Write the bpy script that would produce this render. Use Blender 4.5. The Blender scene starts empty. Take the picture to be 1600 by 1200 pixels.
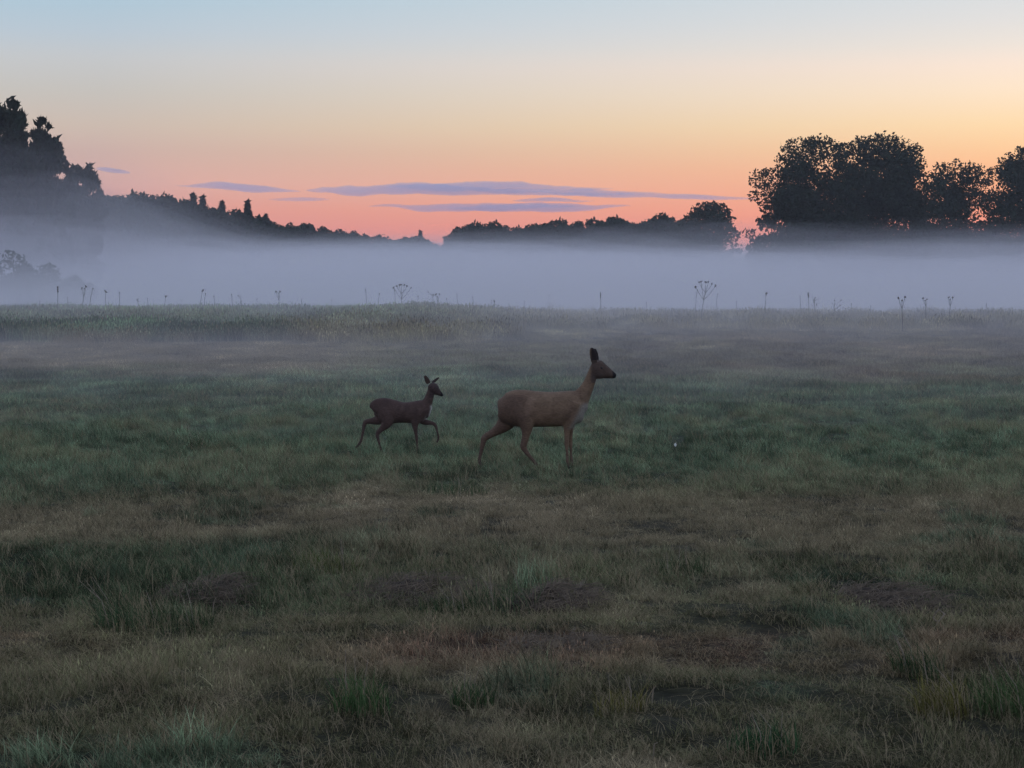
import bpy, bmesh, math, random
import numpy as np
from mathutils import Vector, Matrix

sc = bpy.context.scene
C = sc.collection
R = math.radians

# ------------------------------------------------------------------ camera
CAM_H = 1.68          # eye height of the photographer (m)
FPX = 3600.0          # focal length in photograph pixels (1600 px wide frame)
HOR = 455.0           # row of the horizon in the photograph
cam_d = bpy.data.cameras.new('camera')
cam_d.sensor_width = 36.0
cam_d.lens = FPX / 1600.0 * 36.0
cam_d.clip_start = 0.1
cam_d.clip_end = 60000
cam = bpy.data.objects.new('camera', cam_d)
C.objects.link(cam)
cam.location = (0, 0, CAM_H)
cam.rotation_euler = (R(90) - math.atan((600 - HOR) / FPX), 0, 0)
sc.camera = cam

# ------------------------------------------------------------------ colour helpers
def lin(c):
    c = c / 255.0
    return c / 12.92 if c <= 0.04045 else ((c + 0.055) / 1.055) ** 2.4
def rgb(r, g, b):
    return (lin(r), lin(g), lin(b), 1.0)

# ------------------------------------------------------------------ world: dusk sky, sun just set right of the view
SUN_AZ = 17.0         # degrees to the right of the view direction
SUN_EL = 1.2
w = bpy.data.worlds.new('World')
sc.world = w
w.use_nodes = True
nt = w.node_tree
nt.nodes.clear()
def N(t, **kw):
    n = nt.nodes.new(t)
    for k, v in kw.items():
        setattr(n, k, v)
    return n
def L(a, b):
    nt.links.new(a, b)
def M(op, a, b=None, clamp=False):
    n = N('ShaderNodeMath', operation=op, use_clamp=clamp)
    for i, v in enumerate((a, b)):
        if v is None:
            continue
        if isinstance(v, (int, float)):
            n.inputs[i].default_value = v
        else:
            L(v, n.inputs[i])
    return n.outputs[0]
tc = N('ShaderNodeTexCoord')
nrm = N('ShaderNodeVectorMath', operation='NORMALIZE')
L(tc.outputs['Generated'], nrm.inputs[0])
sep = N('ShaderNodeSeparateXYZ')
L(nrm.outputs[0], sep.inputs[0])
elev = M('MULTIPLY', M('ARCSINE', M('MAXIMUM', sep.outputs[2], 0.0)), 180 / math.pi)
f = M('POWER', M('DIVIDE', elev, 90.0), 0.5, True)
az = M('MULTIPLY', M('ARCTAN2', sep.outputs[0], sep.outputs[1]), 180 / math.pi)
dif = M('ABSOLUTE', M('SUBTRACT', az, SUN_AZ))
dif = M('MINIMUM', dif, M('SUBTRACT', 360.0, dif))
def ramp(stops):
    n = N('ShaderNodeValToRGB')
    cr = n.color_ramp
    cr.interpolation = 'EASE' if False else 'LINEAR'
    while len(cr.elements) < len(stops):
        cr.elements.new(0.5)
    for e, (deg, col) in zip(cr.elements, stops):
        e.position = (deg / 90.0) ** 0.5
        e.color = rgb(*col)
    L(f, n.inputs[0])
    return n.outputs[0]
ZEN = (180, 196, 230)
sunward = ramp([(0, (250, 132, 110)), (1.5, (255, 148, 120)), (2.0, (255, 164, 128)), (2.95, (255, 190, 142)), (3.5, (254, 208, 158)), (4.06, (254, 223, 176)), (4.86, (253, 232, 204)),
                (5.5, (249, 232, 216)), (6.0, (234, 229, 221)), (6.6, (222, 225, 225)), (7.24, (213, 222, 226)), (15, (202, 215, 231)), (35, (190, 204, 231)), (90, ZEN)])
side = ramp([(0, (224, 138, 134)), (1.5, (228, 146, 137)), (2.0, (230, 157, 143)), (2.63, (223, 174, 164)), (3.42, (208, 178, 168)), (4.06, (206, 189, 176)), (4.86, (199, 195, 189)),
             (5.7, (197, 201, 204)), (6.3, (186, 201, 213)), (7.24, (172, 200, 217)), (15, (174, 197, 220)), (35, (178, 196, 229)), (90, ZEN)])
east = ramp([(0, (168, 164, 190)), (4, (184, 170, 196)), (8, (190, 180, 205)), (15, (184, 187, 218)), (35, (180, 193, 227)), (90, ZEN)])
def mix(fac, a, b):
    n = N('ShaderNodeMix', data_type='RGBA')
    if isinstance(fac, (int, float)):
        n.inputs[0].default_value = fac
    else:
        L(fac, n.inputs[0])
    L(a, n.inputs[6])
    L(b, n.inputs[7])
    return n.outputs[2]
t1 = M('DIVIDE', M('SUBTRACT', dif, 5.0), 22.0, True)
mr = N('ShaderNodeMapRange', interpolation_type='SMOOTHSTEP')
L(dif, mr.inputs[0])
mr.inputs[1].default_value = 32
mr.inputs[2].default_value = 150
dusk = mix(mr.outputs[0], mix(t1, sunward, side), east)
sky = N('ShaderNodeTexSky', sky_type='NISHITA', sun_disc=False, sun_elevation=R(SUN_EL), sun_rotation=R(SUN_AZ), altitude=100, air_density=1.2, dust_density=2.0)
b1 = N('ShaderNodeBackground')
b1.inputs[1].default_value = 0.006
L(sky.outputs[0], b1.inputs[0])
b2 = N('ShaderNodeBackground')
b2.inputs[1].default_value = 1.0
L(dusk, b2.inputs[0])
add = N('ShaderNodeAddShader')
L(b1.outputs[0], add.inputs[0])
L(b2.outputs[0], add.inputs[1])
out = N('ShaderNodeOutputWorld')
L(add.outputs[0], out.inputs[0])

# the sun itself is already down: only its very weak, wide afterglow is left
sl = bpy.data.lights.new('sun', 'SUN')
sl.energy = 0.06
sl.angle = R(25)
sl.color = (1.0, 0.72, 0.5)
so = bpy.data.objects.new('sun', sl)
C.objects.link(so)
sd = Vector((math.sin(R(SUN_AZ)) * math.cos(R(SUN_EL + 3)), math.cos(R(SUN_AZ)) * math.cos(R(SUN_EL + 3)), math.sin(R(SUN_EL + 3))))
so.rotation_euler = sd.to_track_quat('Z', 'Y').to_euler()

vs = sc.view_settings
vs.view_transform = 'Standard'
vs.look = 'None'
vs.exposure = 0.0
vs.gamma = 1.0
sc.cycles.use_denoising = True
try:
    sc.cycles.denoiser = 'OPENIMAGEDENOISE'
except Exception:
    pass
sc.cycles.use_adaptive_sampling = True
sc.cycles.adaptive_threshold = 0.025
sc.cycles.max_bounces = 6
sc.cycles.diffuse_bounces = 2
sc.cycles.transmission_bounces = 3
sc.cycles.volume_bounces = 3
sc.cycles.transparent_max_bounces = 96

# ------------------------------------------------------------------ noise and terrain
def hash2(ix, iy, s):
    h = (ix.astype(np.int64) * 374761393 + iy.astype(np.int64) * 668265263 + s * 1274126177) & 0xFFFFFFFF
    h = ((h ^ (h >> 13)) * 1274126177) & 0xFFFFFFFF
    return ((h ^ (h >> 16)) & 0xFFFF) / 65535.0
def vnoise(x, y, s=0):
    x = np.asarray(x, float)
    y = np.asarray(y, float)
    ix = np.floor(x)
    iy = np.floor(y)
    fx = x - ix
    fy = y - iy
    fx = fx * fx * (3 - 2 * fx)
    fy = fy * fy * (3 - 2 * fy)
    a = hash2(ix, iy, s)
    b = hash2(ix + 1, iy, s)
    c = hash2(ix, iy + 1, s)
    d = hash2(ix + 1, iy + 1, s)
    return (a * (1 - fx) + b * fx) * (1 - fy) + (c * (1 - fx) + d * fx) * fy
def fbm(x, y, s=0, o=4):
    v = 0
    a = 0.5
    for k in range(o):
        v = v + a * vnoise(x * 2 ** k + 17.3 * k, y * 2 ** k - 9.1 * k, s + k)
        a *= 0.5
    return v / (1 - 0.5 ** o)
def sstep(a, b, x):
    t = np.clip((np.asarray(x, float) - a) / (b - a), 0, 1)
    return t * t * (3 - 2 * t)

def ground_z(x, y):
    x = np.asarray(x, float)
    y = np.asarray(y, float)
    d = np.hypot(x, y)
    crest = 0.54 - 0.04 * sstep(8, -14, x) + 0.12 * np.exp(-((x + 4.3) / 2.6) ** 2)
    z = crest * sstep(34, 98, d) * (1 - sstep(100, 210, d)) - 1.0 * sstep(100, 215, d)
    near = 1 - sstep(60, 110, d)
    z = z + near * (0.11 * (fbm(x / 2.6, y / 3.4, 3) - 0.5) + 0.15 * (fbm(x / 0.5, y / 0.75, 5, 3) - 0.5))
    flat = sstep(14, 17, d) * (1 - sstep(25, 29, d))
    z = z * (1 - 0.55 * flat)
    return z + 0.5 * sstep(120, 300, d) * (fbm(x / 60, y / 60, 9) - 0.5)
def gz(x, y):
    return float(ground_z(np.array([x]), np.array([y]))[0])
def uv_of(x, y):
    """photograph column and row of a ground point (used only to lay out the plant zones and to place things)"""
    z = ground_z(x, y)
    return 800 + FPX * x / y, HOR + FPX * (CAM_H - z) / y
def world_at(u, y):
    return (u - 800) / FPX * y
def ground_at(u, v):
    """first ground point seen at a photograph position"""
    lo = 5.0
    y = lo
    while y < 130:
        x = world_at(u, y)
        if HOR + FPX * (CAM_H - gz(x, y)) / y <= v:
            break
        y *= 1.006
    return world_at(u, y), y

# plant zones of the meadow, with some shade put into the tint: (tint, dryness, height, kind)
G_GREEN = np.array((0.172, 0.236, 0.138))
G_DARK = np.array((0.072, 0.104, 0.054))
G_OLIVE = np.array((0.172, 0.168, 0.088))
G_DRY = np.array((0.350, 0.295, 0.190))
G_RED = np.array((0.270, 0.175, 0.112))
def zones(x, y):
    u, v = uv_of(x, y)
    n1 = fbm(x / 1.7, y / 3.2, 21)
    n2 = fbm(x / 0.6, y / 1.3, 31)
    n3 = fbm(x / 5.5, y / 9.0, 41)
    vw = v + 60 * (n3 - 0.5) * sstep(480, 800, v) + 50 * (n1 - 0.5) * sstep(560, 900, v)
    one = np.ones_like(v)
    def band(a, b, c, d):
        return sstep(a, b, vw) * (1 - sstep(c, d, vw))
    green = band(560, 600, 740, 800) * (0.80 + 0.3 * n1)
    strip_l = (1 - sstep(420, 640, u)) * sstep(530, 540, v) * (1 - sstep(568, 592, v + 40 * (n1 - 0.5)))
    brown_r = sstep(860, 1020, u) * band(505, 530, 585, 618) * (0.35 + 0.65 * sstep(0.42, 0.6, n1))
    red = band(980, 1000, 1035, 1062) * sstep(0.36, 0.50, n3 * 0.5 + n1 * 0.5)
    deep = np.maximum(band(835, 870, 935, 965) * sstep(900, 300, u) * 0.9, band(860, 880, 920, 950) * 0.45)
    dryp = sstep(0.55, 0.70, n1 * 0.6 + n2 * 0.4) * band(740, 800, 2000, 2100) * 0.9
    grnp = sstep(0.62, 0.74, fbm(x / 0.55 + 50, y / 1.0, 61)) * sstep(740, 800, vw) * 0.8
    t = one[:, None] * G_OLIVE[None]
    dry = 0.34 * one
    def put(m, col, dr):
        nonlocal t, dry
        m = np.clip(m, 0, 1)
        t = t * (1 - m[:, None]) + np.array(col)[None] * m[:, None]
        dry = dry * (1 - m) + dr * m
    put(sstep(1040, 1090, vw), G_OLIVE * 0.76, 0.26)  # nearest grass tinted darker, standing in for weaker light there
    put(band(770, 800, 860, 900) * 0.6, G_DRY * 0.8, 0.4)
    put(1 - sstep(530, 560, v), G_OLIVE * 1.1 + 0.2 * G_RED, 0.30)
    put(sstep(900, 500, u) * (1 - sstep(500, 536, v)), G_GREEN * 0.75 + G_OLIVE * 0.35, 0.22)
    put((1 - sstep(380, 520, u + 80 * (n1 - 0.5))) * sstep(508, 524, v) * (1 - sstep(533, 540, v)), G_DARK * 1.5, 0.08)  # shade at the foot of the tall grass, painted as a dark band
    put(green, G_GREEN, 0.10)
    put(sstep(0.52, 0.66, n2) * green * 0.5, G_OLIVE, 0.3)
    put(brown_r, G_RED * 0.45 + G_OLIVE * 0.5, 0.30)
    put(strip_l, G_DRY * 1.0, 0.6)
    put(dryp, G_DRY * 0.85, 0.5)
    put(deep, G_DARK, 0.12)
    put(red, G_RED, 0.32)
    put(grnp, G_GREEN * 0.85, 0.08)
    nf = fbm(x / 1.6, y / 5.0, 47)
    t = t * ((0.40 + 1.2 * n2) * (1 + sstep(30, 50, y) * (2.3 * nf - 1.1)))[:, None]
    tall = (1 - sstep(330, 900, u + 120 * (n3 - 0.5))) * (1 - sstep(524, 538, v + 14 * (n1 - 0.5)))
    tall = np.maximum(tall, np.exp(-((u - 645) / 70) ** 2) * (1 - sstep(500, 520, v)))
    lush = np.clip(green * 0.75 + grnp + deep * 0.9, 0, 1)
    return t, dry, tall, lush, strip_l, n1, n2

# ------------------------------------------------------------------ materials
def new_mat(name):
    m = bpy.data.materials.new(name)
    m.use_nodes = True
    m.node_tree.nodes.clear()
    return m, m.node_tree
def simple_mat(name, col, rough=0.8, var=0.35, scale=6.0, spec=0.2):
    m, t = new_mat(name)
    o = t.nodes.new('ShaderNodeOutputMaterial')
    b = t.nodes.new('ShaderNodeBsdfPrincipled')
    b.inputs['Roughness'].default_value = rough
    b.inputs['Specular IOR Level'].default_value = spec
    tcn = t.nodes.new('ShaderNodeTexCoord')
    ns = t.nodes.new('ShaderNodeTexNoise')
    ns.inputs['Scale'].default_value = scale
    ns.inputs['Detail'].default_value = 4
    t.links.new(tcn.outputs['Object'], ns.inputs['Vector'])
    cr = t.nodes.new('ShaderNodeValToRGB')
    cr.color_ramp.elements[0].position = 0.3
    cr.color_ramp.elements[1].position = 0.7
    cr.color_ramp.elements[0].color = (*[c * (1 - var) for c in col], 1)
    cr.color_ramp.elements[1].color = (*[min(1, c * (1 + var)) for c in col], 1)
    t.links.new(ns.outputs[0], cr.inputs[0])
    t.links.new(cr.outputs[0], b.inputs['Base Color'])
    t.links.new(b.outputs[0], o.inputs[0])
    return m
def leaf_mat(name, col, transl=0.25, attr_rand=True):
    """foliage: diffuse plus some light passing through, each leaf with its own shade"""
    m, t = new_mat(name)
    o = t.nodes.new('ShaderNodeOutputMaterial')
    d = t.nodes.new('ShaderNodeBsdfDiffuse')
    tr = t.nodes.new('ShaderNodeBsdfTranslucent')
    mx = t.nodes.new('ShaderNodeMixShader')
    mx.inputs[0].default_value = transl
    at = t.nodes.new('ShaderNodeAttribute')
    at.attribute_name = 'rnd'
    cr = t.nodes.new('ShaderNodeValToRGB')
    cr.color_ramp.elements[0].color = (*[c * 0.6 for c in col], 1)
    cr.color_ramp.elements[1].color = (*[c * 1.4 for c in col], 1)
    t.links.new(at.outputs['Fac'], cr.inputs[0])
    for b in (d, tr):
        t.links.new(cr.outputs[0], b.inputs[0])
    t.links.new(d.outputs[0], mx.inputs[1])
    t.links.new(tr.outputs[0], mx.inputs[2])
    t.links.new(mx.outputs[0], o.inputs[0])
    return m
def grass_mat(name, instanced=True, tint=None, dry=0.1):
    m, t = new_mat(name)
    nn = t.nodes.new
    ln = t.links.new
    o = nn('ShaderNodeOutputMaterial')
    at = nn('ShaderNodeAttribute')
    at.attribute_name = 'rnd'
    if instanced:
        ti = nn('ShaderNodeAttribute')
        ti.attribute_type = 'INSTANCER'
        ti.attribute_name = 'tint'
        dr = nn('ShaderNodeAttribute')
        dr.attribute_type = 'INSTANCER'
        dr.attribute_name = 'dry'
        tcol, dval = ti.outputs['Color'], dr.outputs['Fac']
    else:
        r_ = nn('ShaderNodeRGB')
        r_.outputs[0].default_value = (*tint, 1)
        v_ = nn('ShaderNodeValue')
        v_.outputs[0].default_value = dry
        tcol, dval = r_.outputs[0], v_.outputs[0]
    # blade brightness
    mp = nn('ShaderNodeMapRange')
    mp.inputs[3].default_value = 0.35
    mp.inputs[4].default_value = 1.85
    ln(at.outputs['Fac'], mp.inputs[0])
    sc1 = nn('ShaderNodeVectorMath')
    sc1.operation = 'SCALE'
    ln(tcol, sc1.inputs[0])
    ln(mp.outputs[0], sc1.inputs['Scale'])
    # a share of dead straw blades
    fr = nn('ShaderNodeMath')
    fr.operation = 'MULTIPLY'
    fr.inputs[1].default_value = 7.31
    ln(at.outputs['Fac'], fr.inputs[0])
    fr2 = nn('ShaderNodeMath')
    fr2.operation = 'FRACT'
    ln(fr.outputs[0], fr2.inputs[0])
    lt = nn('ShaderNodeMath')
    lt.operation = 'LESS_THAN'
    ln(fr2.outputs[0], lt.inputs[0])
    ln(dval, lt.inputs[1])
    mx = nn('ShaderNodeMix')
    mx.data_type = 'RGBA'
    ln(lt.outputs[0], mx.inputs[0])
    ln(sc1.outputs[0], mx.inputs[6])
    mx.inputs[7].default_value = (0.33, 0.272, 0.168, 1)
    d = nn('ShaderNodeBsdfDiffuse')
    tr = nn('ShaderNodeBsdfTranslucent')
    ms = nn('ShaderNodeMixShader')
    ms.inputs[0].default_value = 0.36
    for b in (d, tr):
        ln(mx.outputs[2], b.inputs[0])
    ln(d.outputs[0], ms.inputs[1])
    ln(tr.outputs[0], ms.inputs[2])
    ln(ms.outputs[0], o.inputs[0])
    return m

# ------------------------------------------------------------------ mesh helpers
def tag(o, label=None, cat=None, group=None, kind=None):
    if label:
        o['label'] = label
    if cat:
        o['category'] = cat
    if group:
        o['group'] = group
    if kind:
        o['kind'] = kind
    return o
def mesh_np(name, V, faces, mat=None, smooth=False, attrs=None):
    me = bpy.data.meshes.new(name)
    me.from_pydata([tuple(p) for p in V], [], faces)
    for k, a in (attrs or {}).items():
        at = me.attributes.new(k, 'FLOAT', 'POINT')
        at.data.foreach_set('value', np.asarray(a, np.float32))
    if mat:
        me.materials.append(mat)
    if smooth:
        me.polygons.foreach_set('use_smooth', np.ones(len(me.polygons), bool))
    me.update()
    return me
def fast_mesh(name, V, quads=None, tris=None, mat=None, attrs=None, smooth=False):
    V = np.asarray(V, np.float32)
    q = np.zeros((0, 4), np.int32) if quads is None else np.asarray(quads, np.int32)
    t = np.zeros((0, 3), np.int32) if tris is None else np.asarray(tris, np.int32)
    me = bpy.data.meshes.new(name)
    me.vertices.add(len(V))
    me.vertices.foreach_set('co', V.ravel())
    nl = len(q) * 4 + len(t) * 3
    me.loops.add(nl)
    me.loops.foreach_set('vertex_index', np.concatenate([q.ravel(), t.ravel()]))
    me.polygons.add(len(q) + len(t))
    st = np.concatenate([np.arange(len(q)) * 4, len(q) * 4 + np.arange(len(t)) * 3])
    me.polygons.foreach_set('loop_start', st.astype(np.int32))
    for k, a in (attrs or {}).items():
        at = me.attributes.new(k, 'FLOAT', 'POINT')
        at.data.foreach_set('value', np.asarray(a, np.float32))
    if mat:
        me.materials.append(mat)
    me.update(calc_edges=True)
    if smooth:
        me.polygons.foreach_set('use_smooth', np.ones(len(me.polygons), bool))
    return me
def obj(name, me, parent=None, loc=(0, 0, 0)):
    o = bpy.data.objects.new(name, me)
    C.objects.link(o)
    o.location = loc
    if parent:
        o.parent = parent
    return o
def tube_np(pts, rad, seg=6, base=0):
    """tapered tube along points -> verts, quads (closed by its last tiny ring)"""
    pts = np.asarray(pts, float)
    n = len(pts)
    V = []
    for i in range(n):
        a = pts[min(i + 1, n - 1)] - pts[max(i - 1, 0)]
        a = a / (np.linalg.norm(a) + 1e-9)
        ref = np.array((1.0, 0, 0)) if abs(a[0]) < 0.8 else np.array((0, 1.0, 0))
        s = np.cross(a, ref)
        s /= np.linalg.norm(s)
        t = np.cross(a, s)
        for k in range(seg):
            an = 2 * math.pi * k / seg
            V.append(pts[i] + rad[i] * (math.cos(an) * s + math.sin(an) * t))
    Q = []
    for i in range(n - 1):
        for k in range(seg):
            k2 = (k + 1) % seg
            Q.append((base + i * seg + k, base + i * seg + k2, base + (i + 1) * seg + k2, base + (i + 1) * seg + k))
    return V, Q
class MB:
    def __init__(s):
        s.V, s.Q, s.T = [], [], []
    def tube(s, pts, rad, seg=6):
        v, q = tube_np(pts, rad, seg, len(s.V))
        s.V += v
        s.Q += q
    def ball(s, c, r, seg=6, rings=4, sx=1, sy=1, sz=1):
        c = np.asarray(c, float)
        pts = []
        b = len(s.V)
        for i in range(rings + 1):
            th = math.pi * (0.02 + 0.96 * i / rings)
            for k in range(seg):
                a = 2 * math.pi * k / seg
                pts.append(c + r * np.array((sx * math.sin(th) * math.cos(a), sy * math.sin(th) * math.sin(a), sz * math.cos(th))))
        s.V += pts
        for i in range(rings):
            for k in range(seg):
                s.Q.append((b + i * seg + k, b + (i + 1) * seg + k, b + (i + 1) * seg + (k + 1) % seg, b + i * seg + (k + 1) % seg))
    def mesh(s, name, mat, smooth=True, rng=None):
        at = None
        if rng is not None:
            at = {'rnd': rng.random(len(s.V))}
        return fast_mesh(name, s.V, s.Q, s.T, mat, at, smooth)

# ------------------------------------------------------------------ the ground
def axis_y():
    ys = [-60, -40, -25, -15, -8, -3, 0, 2, 3.5]
    y = 4.5
    while y < 1400:
        ys.append(y)
        y += max(0.07, 0.011 * y)
    ys.append(1400)
    return np.array(ys, float)
def axis_x():
    xs = [0.0]
    x = 0.0
    while x < 900:
        x += max(0.09, 0.045 * (x - 2.5))
        xs.append(x)
    xs = np.array(xs)
    return np.concatenate([-xs[:0:-1], xs])
ax, ay = axis_x(), axis_y()
GX, GY = np.meshgrid(ax, ay)
gx, gy = GX.ravel(), GY.ravel()
gzv = ground_z(gx, gy)
nx, ny = len(ax), len(ay)
ii, jj = np.meshgrid(np.arange(nx - 1), np.arange(ny - 1))
a0 = (jj * nx + ii).ravel()
quads = np.stack([a0, a0 + 1, a0 + nx + 1, a0 + nx], 1)
gm, t = new_mat('meadow soil')
o_ = t.nodes.new('ShaderNodeOutputMaterial')
b_ = t.nodes.new('ShaderNodeBsdfPrincipled')
b_.inputs['Roughness'].default_value = 0.95
b_.inputs['Specular IOR Level'].default_value = 0.1
at_ = t.nodes.new('ShaderNodeAttribute')
at_.attribute_name = 'tint'
tcn = t.nodes.new('ShaderNodeTexCoord')
nz = t.nodes.new('ShaderNodeTexNoise')
nz.inputs['Scale'].default_value = 9
nz.inputs['Detail'].default_value = 8
t.links.new(tcn.outputs['Object'], nz.inputs['Vector'])
mr_ = t.nodes.new('ShaderNodeMapRange')
mr_.inputs[1].default_value = 0.3
mr_.inputs[2].default_value = 0.7
mr_.inputs[3].default_value = 0.4
mr_.inputs[4].default_value = 1.05
t.links.new(nz.outputs[0], mr_.inputs[0])
vm_ = t.nodes.new('ShaderNodeVectorMath')
vm_.operation = 'SCALE'
t.links.new(at_.outputs['Color'], vm_.inputs[0])
t.links.new(mr_.outputs[0], vm_.inputs['Scale'])
t.links.new(vm_.outputs[0], b_.inputs['Base Color'])
bp_ = t.nodes.new('ShaderNodeBump')
bp_.inputs['Distance'].default_value = 0.03
t.links.new(nz.outputs[0], bp_.inputs['Height'])
t.links.new(bp_.outputs[0], b_.inputs['Normal'])
t.links.new(b_.outputs[0], o_.inputs[0])
gme = fast_mesh('ground', np.stack([gx, gy, gzv], 1), quads, None, gm, None, True)
yy = np.maximum(gy, 4.0)
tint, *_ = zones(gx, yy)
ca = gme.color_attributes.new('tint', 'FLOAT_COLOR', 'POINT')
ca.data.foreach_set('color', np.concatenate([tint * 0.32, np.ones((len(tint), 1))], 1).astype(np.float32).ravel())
ground = tag(obj('ground', gme), 'wide grassy meadow floor rising gently to a far edge', 'ground', kind='structure')

# ------------------------------------------------------------------ grass
def blades(rng, n, rad, h0, h1, wid, bend=0.6, lean=(0.0, 0.0), lie=0.0, seeds=0.0):
    """n grass blades rooted in a disc; each a tapered, bent strip of 3 pieces"""
    r = rad * np.sqrt(rng.random(n))
    a = rng.random(n) * 2 * np.pi
    bx, by = r * np.cos(a), r * np.sin(a)
    h = h0 + (h1 - h0) * rng.random(n) ** 1.4
    da = rng.random(n) * 2 * np.pi
    b = bend * (0.25 + rng.random(n))
    dx, dy = np.cos(da) * b + lean[0], np.sin(da) * b + lean[1]
    flat = rng.random(n) < lie
    fa = rng.random(n) * 2 * np.pi
    wa = rng.random(n) * np.pi
    wx, wy = np.cos(wa) * wid, np.sin(wa) * wid
    V = np.zeros((n, 7, 3))
    for k, tt in enumerate((0.0, 0.38, 0.74, 1.0)):
        px = bx + dx * h * tt ** 1.8
        py = by + dy * h * tt ** 1.8
        pz = h * tt * (1 - 0.32 * np.minimum(1, np.hypot(dx, dy)) * tt) - 0.012 * (k == 0)
        fx = bx + np.cos(fa) * h * 1.3 * tt
        fy = by + np.sin(fa) * h * 1.3 * tt
        fz = 0.01 + 0.16 * h * np.sin(tt * 2.6)
        px, py, pz = np.where(flat, fx, px), np.where(flat, fy, py), np.where(flat, fz, pz)
        if k < 3:
            ww = (1.0, 0.85, 0.55)[k]
            V[:, 2 * k] = np.stack([px - wx * ww, py - wy * ww, pz], 1)
            V[:, 2 * k + 1] = np.stack([px + wx * ww, py + wy * ww, pz], 1)
        else:
            V[:, 6] = np.stack([px, py, pz], 1)
    i0 = np.arange(n) * 7
    Q = np.concatenate([np.stack([i0, i0 + 1, i0 + 3, i0 + 2], 1), np.stack([i0 + 2, i0 + 3, i0 + 5, i0 + 4], 1)])
    T = np.stack([i0 + 4, i0 + 5, i0 + 6], 1)
    rn = np.repeat(rng.random(n), 7)
    V = V.reshape(-1, 3)
    if seeds > 0:
        m = int(n * seeds)
        tips = V.reshape(n, 7, 3)[:m, 6]
        s = wid * 2.6
        SV = np.stack([tips + (0, 0, s * 5), tips + (s, 0, 0), tips + (0, 0, -s * 4), tips + (-s, 0, 0)], 1).reshape(-1, 3)
        j0 = len(V) + np.arange(m) * 4
        Q = np.concatenate([Q, np.stack([j0, j0 + 1, j0 + 2, j0 + 3], 1)])
        V = np.concatenate([V, SV])
        rn = np.concatenate([rn, np.repeat(rng.random(m), 4)])
    return V, Q, T, rn
gmat = grass_mat('meadow grass')
protos = bpy.data.collections.new('grass clumps')
LEAN = (-0.16, 0.05)
specs = [
    # n, radius, h0, h1, half width, bend, lie, seeds
    ('clump_a', 80, .075, .02, .070, .0013, .85, .35, 0), ('clump_b', 75, .070, .03, .100, .0013, .75, .20, 0), ('clump_c', 60, .070, .05, .150, .0012, .65, .12, 0.06),
    ('clump_d', 90, .075, .06, .15, .0015, .60, .05, 0), ('clump_e', 80, .070, .08, .21, .0016, .55, .03, 0),
    ('clump_f', 45, .11, .06, .16, .0014, .9, .85, 0),
    ('clump_g', 140, .22, .04, .11, .0032, .75, .25, 0), ('clump_h', 140, .22, .07, .18, .0032, .6, .08, 0),
    ('clump_i', 260, .45, .16, .42, .0045, .45, .02, 0.12), ('clump_j', 240, .45, .22, .55, .0045, .4, .02, 0.2),
]
for i, (nm, n, rad, h0, h1, wd, bd, lie, sd_) in enumerate(specs):
    rng = np.random.default_rng(100 + i)
    V, Q, T, rn = blades(rng, n, rad, h0, h1, wd, bd, LEAN, lie, sd_)
    po = bpy.data.objects.new(nm, fast_mesh(nm, V, Q, T, gmat, {'rnd': rn}))
    protos.objects.link(po)

rng = np.random.default_rng(7)
PX, PY, PK, PR, PS, PT, PD = [], [], [], [], [], [], []
def scatter(y0, y1, dens, far):
    ymax = y1
    half = 0.285
    n = int(dens * half * (y1 * y1 - y0 * y0))
    y = np.sqrt(y0 * y0 + rng.random(n) * (y1 * y1 - y0 * y0))
    x = (rng.random(n) * 2 - 1) * (half * y + 0.4)
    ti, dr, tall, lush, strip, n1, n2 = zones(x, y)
    r = rng.random(n)
    r2 = rng.random(n)
    hs = (0.26 + 0.62 * fbm(x / 1.1, y / 1.6, 77)) * (0.6 + 0.8 * rng.random(n))
    keep = np.ones(n, bool)
    if not far:
        k = np.where(r < 0.36, 0, np.where(r < 0.66, 1, np.where(r < 0.86, 2, 5)))
        isl = r2 < lush * 0.5
        k = np.where(isl, np.where(r < 0.6, 3, 4), k)
        sz = 0.85 + 0.4 * rng.random(n)
        keep = rng.random(n) < np.clip(1.9 * n2 - 0.15, 0.45, 1)
    else:
        k = np.where(r2 < 0.25 + 0.6 * lush, 7, 6)
        k = np.where(rng.random(n) < tall, np.where(r < 0.5, 8, 9), k)
        k = np.where((rng.random(n) < 0.05) & (y > 75), 8, k)
        hs = np.where(strip > 0.4, 0.45, hs)
        hs = np.where(k >= 8, 0.42 + 0.6 * fbm(x / 2.2, y / 3, 78), hs)
        sz = 0.9 + 0.4 * rng.random(n)
    x, y, k, hs, sz, ti, dr = x[keep], y[keep], k[keep], hs[keep], sz[keep], ti[keep], dr[keep]
    n = len(x)
    PX.append(x); PY.append(y); PK.append(k)
    PR.append(np.stack([(rng.random(n) - .5) * .16, (rng.random(n) - .5) * .16, (rng.random(n) - 0.5) * 2.4], 1))
    PS.append(np.stack([sz, sz, sz * hs * 1.15], 1))
    pv = rng.random(n)
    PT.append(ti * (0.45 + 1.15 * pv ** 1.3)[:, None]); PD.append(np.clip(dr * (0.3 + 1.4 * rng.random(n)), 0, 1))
scatter(5.5, 12, 250, False)
scatter(12, 20, 210, False)
scatter(20, 33, 150, False)
scatter(31, 62, 34, True)
scatter(62, 112, 13, True)
scatter(112, 170, 1.6, True)
PX, PY, PK, PD = map(np.concatenate, (PX, PY, PK, PD))
PR, PS, PT = map(np.concatenate, (PR, PS, PT))
PZ = ground_z(PX, PY) - 0.004
pm = bpy.data.meshes.new('meadow_grass')
npt = len(PX)
pm.vertices.add(npt)
pm.vertices.foreach_set('co', np.stack([PX, PY, PZ], 1).astype(np.float32).ravel())
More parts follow.
